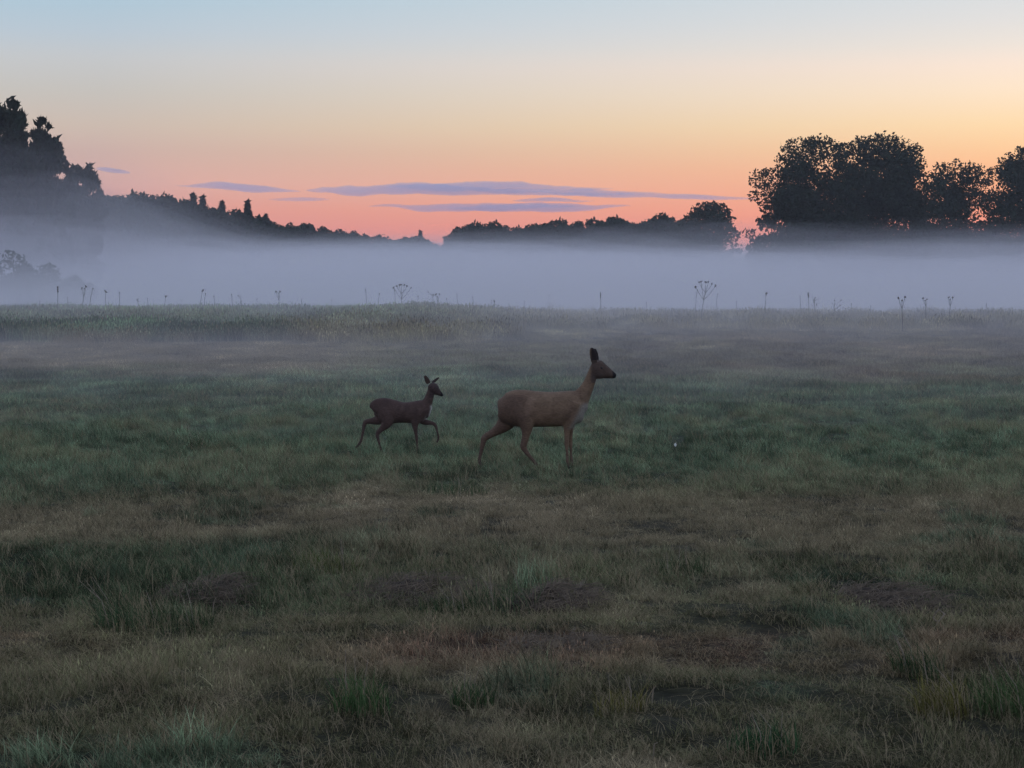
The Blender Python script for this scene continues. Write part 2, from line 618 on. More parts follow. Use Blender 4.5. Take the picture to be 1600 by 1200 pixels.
def pattr(nm, ty, key, arr):
    a = pm.attributes.new(nm, ty, 'POINT')
    a.data.foreach_set(key, arr.ravel())
pattr('pick', 'INT', 'value', PK.astype(np.int32))
pattr('dry', 'FLOAT', 'value', PD.astype(np.float32))
pattr('rot', 'FLOAT_VECTOR', 'vector', PR.astype(np.float32))
pattr('scl', 'FLOAT_VECTOR', 'vector', PS.astype(np.float32))
pattr('tint', 'FLOAT_COLOR', 'color', np.concatenate([PT, np.ones((npt, 1))], 1).astype(np.float32))
pm.materials.append(gmat)
grass = tag(obj('meadow_grass', pm), 'short uneven meadow grass, green and dry brown, covering the field', 'grass', kind='stuff')
ng = bpy.data.node_groups.new('grass scatter', 'GeometryNodeTree')
ng.interface.new_socket('Geometry', in_out='INPUT', socket_type='NodeSocketGeometry')
ng.interface.new_socket('Geometry', in_out='OUTPUT', socket_type='NodeSocketGeometry')
gi = ng.nodes.new('NodeGroupInput')
go = ng.nodes.new('NodeGroupOutput')
iop = ng.nodes.new('GeometryNodeInstanceOnPoints')
ci = ng.nodes.new('GeometryNodeCollectionInfo')
ci.inputs['Collection'].default_value = protos
ci.inputs['Separate Children'].default_value = True
ci.inputs['Reset Children'].default_value = True
iop.inputs['Pick Instance'].default_value = True
def named(nm, ty):
    n = ng.nodes.new('GeometryNodeInputNamedAttribute')
    n.data_type = ty
    n.inputs['Name'].default_value = nm
    return n.outputs[0]
ng.links.new(gi.outputs[0], iop.inputs['Points'])
ng.links.new(ci.outputs[0], iop.inputs['Instance'])
ng.links.new(named('pick', 'INT'), iop.inputs['Instance Index'])
e2r = ng.nodes.new('FunctionNodeEulerToRotation')
ng.links.new(named('rot', 'FLOAT_VECTOR'), e2r.inputs[0])
ng.links.new(e2r.outputs[0], iop.inputs['Rotation'])
ng.links.new(named('scl', 'FLOAT_VECTOR'), iop.inputs['Scale'])
ng.links.new(iop.outputs[0], go.inputs[0])
md = grass.modifiers.new('scatter', 'NODES')
md.node_group = ng

# ------------------------------------------------------------------ trees
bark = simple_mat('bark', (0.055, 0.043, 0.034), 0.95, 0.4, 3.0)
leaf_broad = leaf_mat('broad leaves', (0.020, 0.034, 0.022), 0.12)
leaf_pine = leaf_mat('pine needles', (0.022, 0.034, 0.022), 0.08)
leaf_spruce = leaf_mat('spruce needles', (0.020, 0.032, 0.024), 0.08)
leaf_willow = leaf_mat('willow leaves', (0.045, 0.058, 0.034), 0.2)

def leaf_quads(rng, P, size, up=0.0, aspect=1.0):
    """diamond-shaped leaf sprigs at the points P"""
    n = len(P)
    a = rng.normal(size=(n, 3))
    a[:, 2] += up
    a /= np.linalg.norm(a, axis=1)[:, None]
    b = rng.normal(size=(n, 3))
    b -= (b * a).sum(1)[:, None] * a
    b /= np.linalg.norm(b, axis=1)[:, None]
    s = (size * (0.6 + 0.8 * rng.random(n)))[:, None]
    V = np.stack([P + a * s * aspect, P + b * s * 0.5 + a * s * 0.1, P - a * s * 0.75 * aspect, P - b * s * 0.5 + a * s * 0.1], 1).reshape(-1, 3)
    i0 = np.arange(n) * 4
    Q = np.stack([i0, i0 + 1, i0 + 2, i0 + 3], 1)
    return V, Q, np.repeat(rng.random(n), 4)
def crown_points(rng, kind, wd, h, base, n, lobes=30):
    """leaf points of a crown standing at the origin, and the lobe centres that limbs reach for"""
    if kind == 'spruce':
        t = rng.random(n) ** 0.75
        z = base + (h - base) * (1 - t)
        layer = 0.5 + 0.5 * np.abs(np.sin(z * 2.1 + rng.random() * 6))
        rr = wd / 2 * (t ** 1.0) * (0.5 + 0.55 * layer) * np.sqrt(rng.random(n) * 0.75 + 0.25) + 0.06
        a = rng.random(n) * 2 * np.pi
        P = np.stack([rr * np.cos(a), rr * np.sin(a), z - 0.25 * rr], 1)
        cs = [np.array((0.3 * wd * (1 - k / 8) * math.cos(k * 2.4), 0.3 * wd * (1 - k / 8) * math.sin(k * 2.4), base + (h - base) * k / 8)) for k in range(1, 7)]
        return P, cs
    cz, rz = (h + base) / 2, (h - base) / 2
    cs, rs = [], []
    while len(cs) < lobes:
        q = rng.normal(size=3)
        q /= np.linalg.norm(q)
        rad = rng.random() ** 0.45
        taper = 1.0 if q[2] < 0 else (1 - 0.18 * q[2])
        R_ = wd * (rng.uniform(0.11, 0.19) if kind == 'broad' else rng.uniform(0.085, 0.16))
        q = np.sign(q) * np.abs(q) ** 0.72
        c = np.array((q[0] * (wd / 2 - R_ * 0.8) * rad * taper, q[1] * (wd / 2 - R_ * 0.8) * rad * taper, cz + q[2] * (rz - R_ * 0.75) * min(1, rad * 1.1)))
        cs.append(c)
        rs.append(R_)
    # small outer boughs that break the round outline
    for _ in range(int(lobes * (0.55 if kind == 'broad' else 0.8))):
        q = rng.normal(size=3)
        q[2] += 0.25
        q /= np.linalg.norm(q)
        R_ = wd * rng.uniform(0.035, 0.07)
        rad = rng.uniform(0.92, 1.06 if kind == 'broad' else 1.16)
        taper = 1.0 if q[2] < 0 else (1 - 0.18 * q[2])
        q = np.sign(q) * np.abs(q) ** 0.80
        cs.append(np.array((q[0] * wd / 2 * 0.92 * rad * taper, q[1] * wd / 2 * 0.92 * rad * taper, min(cz + q[2] * rz * 0.95 * rad, h - R_))))
        rs.append(R_)
    cs = np.array(cs)
    rs = np.array(rs)
    pk = rng.choice(len(cs), n, p=rs ** 2 / (rs ** 2).sum())
    q = rng.normal(size=(n, 3))
    q /= np.linalg.norm(q, axis=1)[:, None]
    q[:, 2] = q[:, 2] * (0.75 if kind == 'broad' else 0.7) + (0.08 if kind == 'broad' else 0.05)
    rr = rs[pk] * (0.35 + 0.75 * rng.random(n) ** 0.5)
    P = cs[pk] + q * rr[:, None]
    # loose sprigs that break the outline
    m = n // 9
    q2 = q[:m].copy()
    q2[:, 2] = np.abs(q2[:, 2]) * (1.0 if kind == 'broad' else 1.7)
    P[:m] = cs[pk[:m]] + q2 * (rs[pk[:m]] * (0.98 + 0.22 * rng.random(m)))[:, None]
    return P, [cs[k] for k in np.argsort(-rs)[:min(14, lobes)]]
def make_tree(name, seed, kind, h, wd, base, n, leaf, mat, lobes=30, trunk_r=None, offs=None):
    """tapered trunk with limbs, and a crown of separate leaf sprigs; returns (trunk mesh, crown mesh)"""
    rng = np.random.default_rng(seed)
    P, cs = crown_points(rng, kind, wd, h, base, n, lobes)
    V, Q, rn = leaf_quads(rng, P, leaf, {'broad': 0.2, 'pine': 1.2, 'spruce': -0.3}[kind], {'broad': 1.0, 'pine': 1.8, 'spruce': 1.4}[kind])
    crown = fast_mesh(name + '_crown', V, Q, None, mat, {'rnd': rn})
    tr = trunk_r or h * 0.018
    b = MB()
    k = 7
    top = h * (0.72 if kind != 'spruce' else 0.96)
    wob = rng.normal(size=(k, 2)) * h * 0.008
    pts = [(wob[i][0] if i else 0, wob[i][1] if i else 0, -0.4 + (top + 0.4) * i / (k - 1)) for i in range(k)]
    b.tube(pts, [tr * (1.35 if i == 0 else 1) * (1 - 0.85 * i / (k - 1)) for i in range(k)], 8)
    for c in cs:
        z0 = min(max(c[2] - 0.25 * h, base * 0.5), top * 0.92)
        s = np.array((0, 0, z0))
        m = s + (np.array(c) - s) * 0.5 + np.array((0, 0, 0.04 * h))
        b.tube([s, m, c], [tr * 0.4, tr * 0.25, tr * 0.07], 5)
    return b.mesh(name + '_trunk', bark), crown
def place_tree(name, meshes, u, dist, label, cat, group=None, rz=0.0, s=(1, 1, 1), dz=0.0):
    x = world_at(u, dist)
    root = bpy.data.objects.new(name, None)
    C.objects.link(root)
    root.location = (x, dist, gz(x, dist) + dz)
    root.rotation_euler = (0, 0, rz)
    root.scale = s
    tag(root, label, cat, group)
    obj('trunk', meshes[0], root)
    obj('crown', meshes[1], root)
    return root
def top_h(v, dist, u):
    """tree height that reaches photograph row v at that distance"""
    return (HOR - v) / FPX * dist + CAM_H - gz(world_at(u, dist), dist)

# the big trees on the right
D = 290
for u, v, wpx, seed, n, lab in (
        (1256, 206, 150, 11, 9500, 'tall broad dark tree with ragged open left side, next to the narrow sky gap'),
        (1368, 206, 168, 12, 15500, 'tall dense dark tree with a twin peaked top beside the ragged one'),
        (1490, 244, 108, 16, 6200, 'lower lace-leaved tree with sky showing through, between two dense tall trees'),
        (1620, 222, 165, 14, 14000, 'dense tall tree cut off by the picture edge beside the lace-leaved tree')):
    dd = D + (seed - 11) * 6
    h = top_h(v, dd, u)
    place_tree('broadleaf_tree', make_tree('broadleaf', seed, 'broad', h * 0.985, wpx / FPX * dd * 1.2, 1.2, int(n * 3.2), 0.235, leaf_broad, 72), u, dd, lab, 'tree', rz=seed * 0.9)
dd = 335
place_tree('broadleaf_tree', make_tree('broadleaf', 25, 'broad', top_h(305, dd, 1425), 7.5, 1, 5000, 0.40, leaf_broad, 30), 1428, dd, 'broad tree half hidden behind the twin peaked tree and the lace-leaved one', 'tree')
for u, v, wm, seed, lab in ((1310, 318, 12, 26, 'low dark tree filling the foot of the two tall trees'), (1462, 330, 11, 27, 'low dark tree behind the foot of the lace-leaved tree'),
                            (1556, 340, 11, 28, 'low dark tree under the dense tree cut off by the picture edge')):
    dd = 325
    place_tree('broadleaf_tree', make_tree('broadleaf', seed, 'broad', top_h(v, dd, u), wm, 0.3, 6500, 0.36, leaf_broad, 40), u, dd, lab, 'tree')
dd = 380
place_tree('broadleaf_tree', make_tree('broadleaf', 21, 'broad', top_h(324, dd + 8, 1086), 9.5, -1, 8000, 0.30, leaf_broad, 56), 1088, dd + 8, 'broad dark tree leaning against the round topped tree, ending the treeline', 'tree')
place_tree('broadleaf_tree', make_tree('broadleaf', 15, 'broad', top_h(312, dd, 1110), 11.0, 0.8, 11000, 0.30, leaf_broad, 52), 1108, dd, 'round topped tree at the end of the far treeline, left of the sky gap', 'tree')
for u, v, wm, seed in ((1206, 318, 6.0, 17), (1188, 362, 4.6, 18), (1146, 372, 4.5, 19)):
    dd = 300 if u > 1160 else 372
    place_tree('sapling', make_tree('sapling', seed, 'broad', top_h(v, dd, u), wm, -1.5, 3600, 0.26, leaf_broad, 34), u, dd,
               {17: 'slender young tree at the ragged left foot of the tall trees', 18: 'small low sapling beside the sky gap, under the tall trees', 19: 'small sapling at the foot of the round topped tree'}[seed], 'sapling')

# tall pines on the left
for u, v, wpx, base, seed, dd, n, lab, kd in (
        (2, 150, 130, 4, 31, 222, 7000, 'tallest pine with upright shaggy tips at the picture edge', 'pine'),
        (46, 172, 100, 4, 32, 226, 5200, 'tall shaggy pine standing just right of the tallest one', 'pine'),
        (80, 214, 74, 3, 33, 231, 3600, 'slim pine with spiky side branches and gaps of sky', 'pine'),
        (122, 254, 84, 2, 34, 240, 4200, 'short bushy pine at the end of the pine group', 'pine'),
        (-60, 135, 120, 5, 35, 225, 5000, 'pine mostly outside the picture beside the tallest pine', 'pine'),
        (56, 258, 150, 0.8, 36, 236, 7500, 'dark bushy undergrowth tree below the shaggy pines', 'broad'),
        (0, 240, 130, 0.8, 37, 228, 6500, 'dark leafy tree filling the foot of the tallest pine', 'broad'),
        (116, 288, 110, 0.5, 38, 246, 5500, 'low dark leafy tree at the foot of the short bushy pine', 'broad')):
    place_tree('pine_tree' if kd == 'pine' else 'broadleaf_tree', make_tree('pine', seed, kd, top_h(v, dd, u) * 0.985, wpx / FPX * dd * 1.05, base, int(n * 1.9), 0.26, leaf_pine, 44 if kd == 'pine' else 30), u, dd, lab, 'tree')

# the treelines: a few kinds of tree, copied
rr = random.Random(4)
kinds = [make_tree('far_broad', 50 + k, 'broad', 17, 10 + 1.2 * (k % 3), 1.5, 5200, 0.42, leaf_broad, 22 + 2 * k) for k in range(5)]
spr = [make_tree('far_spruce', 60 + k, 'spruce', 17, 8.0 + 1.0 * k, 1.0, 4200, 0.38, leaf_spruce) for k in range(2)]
def line(keys, step, d_of, label, group, jitter, wide):
    us = np.arange(keys[0][0], keys[-1][0], step)
    for i, u in enumerate(us):
        v = np.interp(u, [k[0] for k in keys], [k[1] for k in keys]) + rr.uniform(-jitter, jitter)
        dd = d_of(u) + rr.uniform(-14, 14)
        h = top_h(v, dd, u)
        s = h / 17.0
        sw = s * rr.uniform(0.85, 1.1) * wide
        lb = label(u)
        place_tree('treeline_tree', kinds[rr.randrange(5)], u + rr.uniform(-4, 4), dd, lb, 'tree', lb.replace('dark rounded tree', 'dark rounded trees').replace('small dark tree', 'small dark trees'), rr.uniform(0, 6.28), (sw, sw, s))
line([(132, 300), (190, 300), (235, 303), (280, 308), (330, 322), (400, 338), (470, 347), (540, 356), (600, 367), (640, 371), (690, 372)], 14,
     lambda u: 305 + (u - 140) * 0.66, lambda u: ('dark rounded tree starting the sloping treeline right beside the short bushy pine' if u < 285 else
                                       'dark rounded tree among the pointed tips of the sloping treeline' if u < 425 else
                                       'dark rounded tree in the bare lower stretch of the sloping treeline' if u < 560 else
                                       'small dark tree at the low far end of the sloping treeline'), None, 3.5, 1.0)
line([(700, 372), (716, 352), (735, 347), (768, 344), (792, 350), (806, 356), (822, 352), (850, 342), (880, 340), (905, 348), (930, 346), (952, 338), (1000, 337), (1040, 336), (1075, 330)], 13,
     lambda u: 520 - (u - 700) * 0.22, lambda u: ('dark rounded tree in the first clump of the even treeline, by the lone pointed tree' if u < 806 else
                                       'dark rounded tree in the middle clump of the even treeline' if u < 938 else
                                       'dark rounded tree in the flat topped stretch next to the round topped tree'), None, 3.0, 0.82)
for u, v, s, dd in ((303, 299, 0, 395), (318, 303, 1, 402), (348, 311, 0, 420), (388, 310, 1, 440), (416, 331, 0, 452), (657, 357, 1, 640)):
    h = top_h(v + 4, dd, u)
    place_tree('spruce_tree', spr[s], u, dd, 'lone pointed tree between the two far treelines' if u == 657 else 'pointed tree tip rising above the sloping treeline', 'tree',
               None if u == 657 else 'pointed trees in the sloping treeline', rr.uniform(0, 6), (h / 17 * 1.0, h / 17 * 1.0, h / 17))
# shrubs swallowed by the mist on the left
for u, v, dd, wm, seed, lab in ((6, 388, 172, 7.0, 71, 'tallest willow shrub half swallowed by the mist, below the pines'),
                                (52, 410, 176, 5.6, 72, 'middle willow shrub of three in the mist below the pines'),
                                (100, 430, 180, 5.2, 73, 'lowest willow shrub fading into the mist below the pines')):
    place_tree('willow_shrub', make_tree('shrub', seed, 'broad', top_h(v, dd, u), wm, 0.0, 4200, 0.17, leaf_willow, 30), u, dd, lab, 'shrub')

# ------------------------------------------------------------------ mist and haze
def vol_mat(name, dens, col, aniso=0.0):
    m, t = new_mat(name)
    o = t.nodes.new('ShaderNodeOutputMaterial')
    v = t.nodes.new('ShaderNodeVolumePrincipled')
    v.inputs['Color'].default_value = (*col, 1)
    v.inputs['Density'].default_value = dens
    v.inputs['Anisotropy'].default_value = aniso
    t.links.new(v.outputs[0], o.inputs['Volume'])
    return m
bx_ = bmesh.new()
bmesh.ops.create_cube(bx_, size=1.0)
for v in bx_.verts:
    v.co = Vector((v.co.x * 2000, 700 + v.co.y * 1700, 14.0 + v.co.z * 37))
hm = bpy.data.meshes.new('haze')
bx_.to_mesh(hm)
hm.materials.append(vol_mat('evening haze', 0.00024, (0.93, 0.95, 1.0), 0.2))
tag(obj('haze', hm), 'thin bluish evening haze over the whole meadow', 'haze', kind='stuff')

MY = [14, 20, 30, 45, 60, 85, 105, 140, 180, 230, 300, 420, 700, 1300]
MZ = [-0.5, -0.1, 0.18, 0.52, 0.86, 1.55, 2.2, 3.3, 4.4, 5.45, 6.4, 7.3, 9.2, 12]
def mist(level, dens, seed):
    xs = np.concatenate([np.linspace(-850, -140, 18), np.linspace(-130, 130, 66), np.linspace(140, 850, 18)])
    ys = np.concatenate([np.linspace(16, 120, 40), np.linspace(124, 420, 60), np.linspace(435, 1300, 28)])
    X, Y = np.meshgrid(xs, ys)
    P = np.interp(Y, MY, MZ)
    g = np.where(Y < 105, ground_z(X, Y), -1.0)
    far = sstep(90, 190, Y)
    wav = 0.80 + 0.42 * fbm(X / 34 + seed * 3.1, Y / 60, 90 + seed) + 0.5 * (fbm(X / 13 + seed * 7.7, Y / 24 + seed, 95 + seed) - 0.5)
    wav = wav + 0.30 * (fbm(X / 20 + seed * 13.3, X * 0 + seed * 5.1, 150 + seed, 3) - 0.5)
    left = 1 + 1.35 * max(0, level - 0.45) * sstep(-22, -40, X) * sstep(110, 180, Y) * (1 - sstep(222, 275, Y))
    top = np.where(P > 0, P * level * (1 + (wav * left - 1) * (0.35 + 0.65 * far)), P)
    top = np.maximum(top, -2.9)
    nX, nY = len(xs), len(ys)
    V = np.concatenate([np.stack([X, Y, top], 2).reshape(-1, 3), np.stack([X, Y, np.full_like(X, -4.0)], 2).reshape(-1, 3)])
    i, j = np.meshgrid(np.arange(nX - 1), np.arange(nY - 1))
    a = (j * nX + i).ravel()
    o2 = nX * nY
    Q = [np.stack([a, a + 1, a + nX + 1, a + nX], 1), np.stack([a + nX, a + nX + 1, a + 1, a], 1) + o2]
    e = np.arange(nX - 1)
    Q.append(np.stack([e + o2, e + 1 + o2, e + 1, e], 1))
    e2 = e + (nY - 1) * nX
    Q.append(np.stack([e2, e2 + 1, e2 + 1 + o2, e2 + o2], 1))
    k = np.arange(nY - 1) * nX
    Q.append(np.stack([k, k + nX, k + nX + o2, k + o2], 1))
    k2 = k + nX - 1
    Q.append(np.stack([k2 + o2, k2 + nX + o2, k2 + nX, k2], 1))
    me = fast_mesh('mist', V, np.concatenate(Q), None, vol_mat('mist', dens, (0.96, 0.945, 1.0), 0.3))
    return tag(obj('mist', me), 'low bluish bank of ground mist lying between the meadow edge and the trees', 'mist', 'layers of the mist bank', 'stuff')
for k, (lv, dn) in enumerate(((0.36, .0034), (0.50, .0034), (0.62, .0034), (0.72, .0034), (0.82, .0034), (0.91, .0034), (0.99, .0032), (1.07, .0028), (1.15, .0024), (1.24, .0017), (1.33, .0011), (1.43, .0007))):
    mist(lv, dn, k)

# ------------------------------------------------------------------ deer
def hide_mat(name):
    m, t = new_mat(name)
    o = t.nodes.new('ShaderNodeOutputMaterial')
    b = t.nodes.new('ShaderNodeBsdfPrincipled')
    b.inputs['Roughness'].default_value = 0.85
    b.inputs['Specular IOR Level'].default_value = 0.15
    b.inputs['Sheen Weight'].default_value = 0.05
    at = t.nodes.new('ShaderNodeAttribute')
    at.attribute_name = 'coat'
    tcn = t.nodes.new('ShaderNodeTexCoord')
    mp = t.nodes.new('ShaderNodeMapping')
    mp.inputs['Scale'].default_value = (40, 90, 90)
    ns = t.nodes.new('ShaderNodeTexNoise')
    ns.inputs['Scale'].default_value = 1.0
    ns.inputs['Detail'].default_value = 6
    t.links.new(tcn.outputs['Object'], mp.inputs[0])
    t.links.new(mp.outputs[0], ns.inputs['Vector'])
    mr = t.nodes.new('ShaderNodeMapRange')
    mr.inputs[1].default_value = 0.25
    mr.inputs[2].default_value = 0.75
    mr.inputs[3].default_value = 0.7
    mr.inputs[4].default_value = 1.3
    t.links.new(ns.outputs[0], mr.inputs[0])
    vm = t.nodes.new('ShaderNodeVectorMath')
    vm.operation = 'SCALE'
    t.links.new(at.outputs['Color'], vm.inputs[0])
    t.links.new(mr.outputs[0], vm.inputs['Scale'])
    t.links.new(vm.outputs[0], b.inputs['Base Color'])
    bp = t.nodes.new('ShaderNodeBump')
    bp.inputs['Distance'].default_value = 0.004
    bp.inputs['Strength'].default_value = 0.5
    t.links.new(ns.outputs[0], bp.inputs['Height'])
    t.links.new(bp.outputs[0], b.inputs['Normal'])
    t.links.new(b.outputs[0], o.inputs[0])
    return m
hide = hide_mat('deer coat')
eye_m = simple_mat('deer eye', (0.01, 0.008, 0.006), 0.3, 0.0, 5, 0.3)
nose_m = simple_mat('deer nose', (0.012, 0.011, 0.012), 0.35, 0.2, 30, 0.5)
def loft(bm, st, seg=16):
    """closed lofted limb: stations (x, z, y, half height across the chain, half depth)"""
    n = len(st)
    rings = []
    for i, (x, z, y, rh, rd) in enumerate(st):
        p0 = st[max(i - 1, 0)]
        p1 = st[min(i + 1, n - 1)]
        tx, tz = p1[0] - p0[0], p1[1] - p0[1]
        l = math.hypot(tx, tz) or 1
        px, pz = -tz / l, tx / l
        ring = []
        for k in range(seg):
            a = 2 * math.pi * k / seg
            ring.append(bm.verts.new((x + px * rh * math.cos(a), y + rd * math.sin(a), z + pz * rh * math.cos(a))))
        rings.append(ring)
    for i in range(n - 1):
        for k in range(seg):
            bm.faces.new((rings[i][k], rings[i][(k + 1) % seg], rings[i + 1][(k + 1) % seg], rings[i + 1][k]))
    bm.faces.new(rings[0][::-1])
    bm.faces.new(rings[-1])
def smooth_chain(st, sub=4):
    """Catmull-Rom through the stations"""
    P = np.array(st, float)
    out = []
    n = len(P)
    for i in range(n - 1):
        p0, p1, p2, p3 = P[max(i - 1, 0)], P[i], P[i + 1], P[min(i + 2, n - 1)]
        for k in range(sub):
            t = k / sub
            out.append(0.5 * ((2 * p1) + (-p0 + p2) * t + (2 * p0 - 5 * p1 + 4 * p2 - p3) * t * t + (-p0 + 3 * p1 - 3 * p2 + p3) * t ** 3))
    out.append(P[-1])
    return [tuple(q[:3]) + (max(q[3], 0.003), max(q[4], 0.003)) for q in out]
def make_deer(name, px_per_m, x0, zg, trunk, neck, head, legs, ears, coat_fn, eyes, nose, voxel, loc):
    """trunk: (x, top, bottom, half depth); chains: (x, z, half, half depth) in sketch units, y offset per chain"""
    s = 1.0 / px_per_m
    cx = lambda x: (x - x0) * s
    cz = lambda z: (zg - z) * s
    bm = bmesh.new()
    loft(bm, smooth_chain([(cx(x), cz((a + b) / 2), 0.0, (b - a) / 2 * s, d * s) for x, a, b, d in trunk]), 24)
    loft(bm, smooth_chain([(cx(x), cz(z), 0.0, h * s, d * s) for x, z, h, d in neck]), 20)
    loft(bm, smooth_chain([(cx(x), cz(z), 0.0, h * s, d * s) for x, z, h, d in head]), 20)
    for ch in legs:
        loft(bm, smooth_chain([(cx(x), cz(z), y * s, h * s, d * s) for x, z, y, h, d in ch]), 14)
    for (bx0, bz0, by0, tx, tz, ty, hw) in ears:
        prof = [(0.0, .80), (.15, .95), (.35, 1.0), (.6, .93), (.82, .74), (.94, .52), (1.0, .30)]
        loft(bm, [(cx(bx0 + (tx - bx0) * t), cz(bz0 + (tz - bz0) * t), (by0 + (ty - by0) * t) * s, hw * p * s, 0.0085) for t, p in prof], 12)
    bmesh.ops.recalc_face_normals(bm, faces=bm.faces)
    me = bpy.data.meshes.new(name + '_sketch')
    bm.to_mesh(me)
    tmp = bpy.data.objects.new(name + '_sketch', me)
    C.objects.link(tmp)
    m = tmp.modifiers.new('r', 'REMESH')
    m.mode = 'VOXEL'
    m.voxel_size = voxel
    m.use_smooth_shade = True
    sm = tmp.modifiers.new('s', 'SMOOTH')
    sm.factor = 0.5
    sm.iterations = 9
    dg = bpy.context.evaluated_depsgraph_get()
    final = bpy.data.meshes.new_from_object(tmp.evaluated_get(dg))
    final.name = name + '_body'
    bpy.data.objects.remove(tmp)
    final.materials.clear()
    final.materials.append(hide)
    co = np.zeros(len(final.vertices) * 3, np.float32)
    nr = np.zeros(len(final.vertices) * 3, np.float32)
    final.vertices.foreach_get('co', co)
    final.vertices.foreach_get('normal', nr)
    co = co.reshape(-1, 3)
    nr = nr.reshape(-1, 3)
    col = coat_fn(co[:, 0] / s + x0, zg - co[:, 2] / s, co[:, 1] / s, nr)
    a = final.color_attributes.new('coat', 'FLOAT_COLOR', 'POINT')
    a.data.foreach_set('color', np.concatenate([col, np.ones((len(col), 1))], 1).astype(np.float32).ravel())
    root = bpy.data.objects.new(name, None)
    C.objects.link(root)
    root.location = loc
    obj('body', final, root)
    for (x, z, y, r) in eyes:
        b = MB()
        b.ball((cx(x), y * s, cz(z)), r * s, 10, 8, 1.15, 0.6, 0.85)
        obj('eye', b.mesh('eye', eye_m), root)
    b = MB()
    x, z, r, d = nose
    b.ball((cx(x), 0, cz(z)), r * s, 12, 8, 0.8, d, 0.95)
    obj('nose', b.mesh('nose', nose_m), root)
    return root
def lerp_col(base, m, col):
    m = np.clip(m, 0, 1)[:, None]
    return base * (1 - m) + np.array(col)[None] * m

# the doe
def doe_coat(x, z, y, nr):
    n = len(x)
    c = np.ones((n, 3)) * np.array((0.176, 0.122, 0.076))
    mot = fbm(x / 60.0, z / 45.0 + (y > 0) * 30, 700, 4)
    c = c * (0.68 + 0.64 * mot)[:, None]
    c = lerp_col(c, sstep(520, 430, x) * sstep(470, 540, z) * 0.6, (0.085, 0.055, 0.042))         # haunch darkened: muscle shading painted into the coat
    c = lerp_col(c, np.exp(-((x - 505 + 0.25 * (z - 580)) / 34) ** 2) * sstep(500, 540, z) * (1 - sstep(660, 720, z)) * 0.5, (0.24, 0.165, 0.115))  # pale strip at the haunch's front edge, a painted muscle highlight
    c = lerp_col(c, np.exp(-((x - 860 + 0.2 * (z - 620)) / 40) ** 2) * sstep(520, 560, z) * (1 - sstep(700, 760, z)) * 0.3, (0.10, 0.066, 0.048))  # shoulder shading painted as a darker strip
    c = lerp_col(c, sstep(560, 480, z) * 0.35 * (x < 960), (0.11, 0.064, 0.044))          # darker back
    c = lerp_col(c, sstep(770, 800, z) * sstep(520, 560, x) * (1 - sstep(760, 800, x)) * 0.4, (0.15, 0.12, 0.10))
    c = lerp_col(c, (sstep(990, 1005, z)) * 0.4, (0.075, 0.055, 0.045))                       # lower legs
    c = lerp_col(c, sstep(1140, 1152, z), (0.02, 0.018, 0.016))                              # hooves
    pale = sstep(905, 985, x + 0.55 * (z - 640)) * sstep(560, 610, z) * (1 - sstep(790, 830, z)) * sstep(-0.2, 0.5, nr[:, 0])
    c = lerp_col(c, pale, (0.25, 0.24, 0.20))                                               # pale chest patch
    head = sstep(1035, 1060, x) * (z < 400)
    c = lerp_col(c, head * 0.7, (0.045, 0.035, 0.034))
    c = lerp_col(c, head * sstep(300, 330, z) * sstep(1165, 1135, x) * 0.3, (0.11, 0.09, 0.08))  # cheek
    c = lerp_col(c, head * sstep(205, 192, z), (0.030, 0.024, 0.024))                        # ears
    c = lerp_col(c, sstep(1232, 1250, x) * (z < 400), (0.012, 0.011, 0.012))
    return c
S2 = 5.7125
doe_trunk = [(214, 585, 640, 26), (228, 535, 690, 62), (262, 500, 740, 88), (310, 478, 770, 104), (370, 464, 790, 112), (450, 464, 799, 112), (560, 476, 798, 122), (690, 482, 796, 126),
             (800, 477, 790, 116), (880, 471, 778, 98), (940, 470, 752, 78), (985, 500, 712, 58), (1012, 560, 660, 36), (1020, 590, 630, 16)]
doe_neck = [(905, 600, 112, 72), (950, 545, 88, 58), (992, 482, 66, 46), (1025, 420, 55, 40), (1052, 350, 48, 37), (1074, 295, 46, 37), (1085, 270, 40, 34)]
doe_head = [(1046, 246, 34, 28), (1064, 255, 64, 44), (1094, 274, 86, 56), (1134, 292, 80, 56), (1174, 306, 62, 45), (1210, 321, 46, 34), (1242, 333, 33, 28), (1264, 341, 23, 21), (1273, 344, 12, 13)]
def leg(ch, y0, y1=None, depth=0.8, thin=0.88):
    y1 = y0 if y1 is None else y1
    n = len(ch)
    ch = [(x, z, r * (1 if i < 4 else thin)) for i, (x, z, r) in enumerate(ch)]
    yf, df = (0.68, 0.88, 1.0), (0.76, 0.62, 0.64)
    return [(x, z, (y0 + (y1 - y0) * min(1, i / 3)) * yf[min(i, 2)], r, r * (df[i] if i < 3 else depth)) for i, (x, z, r) in enumerate(ch)]
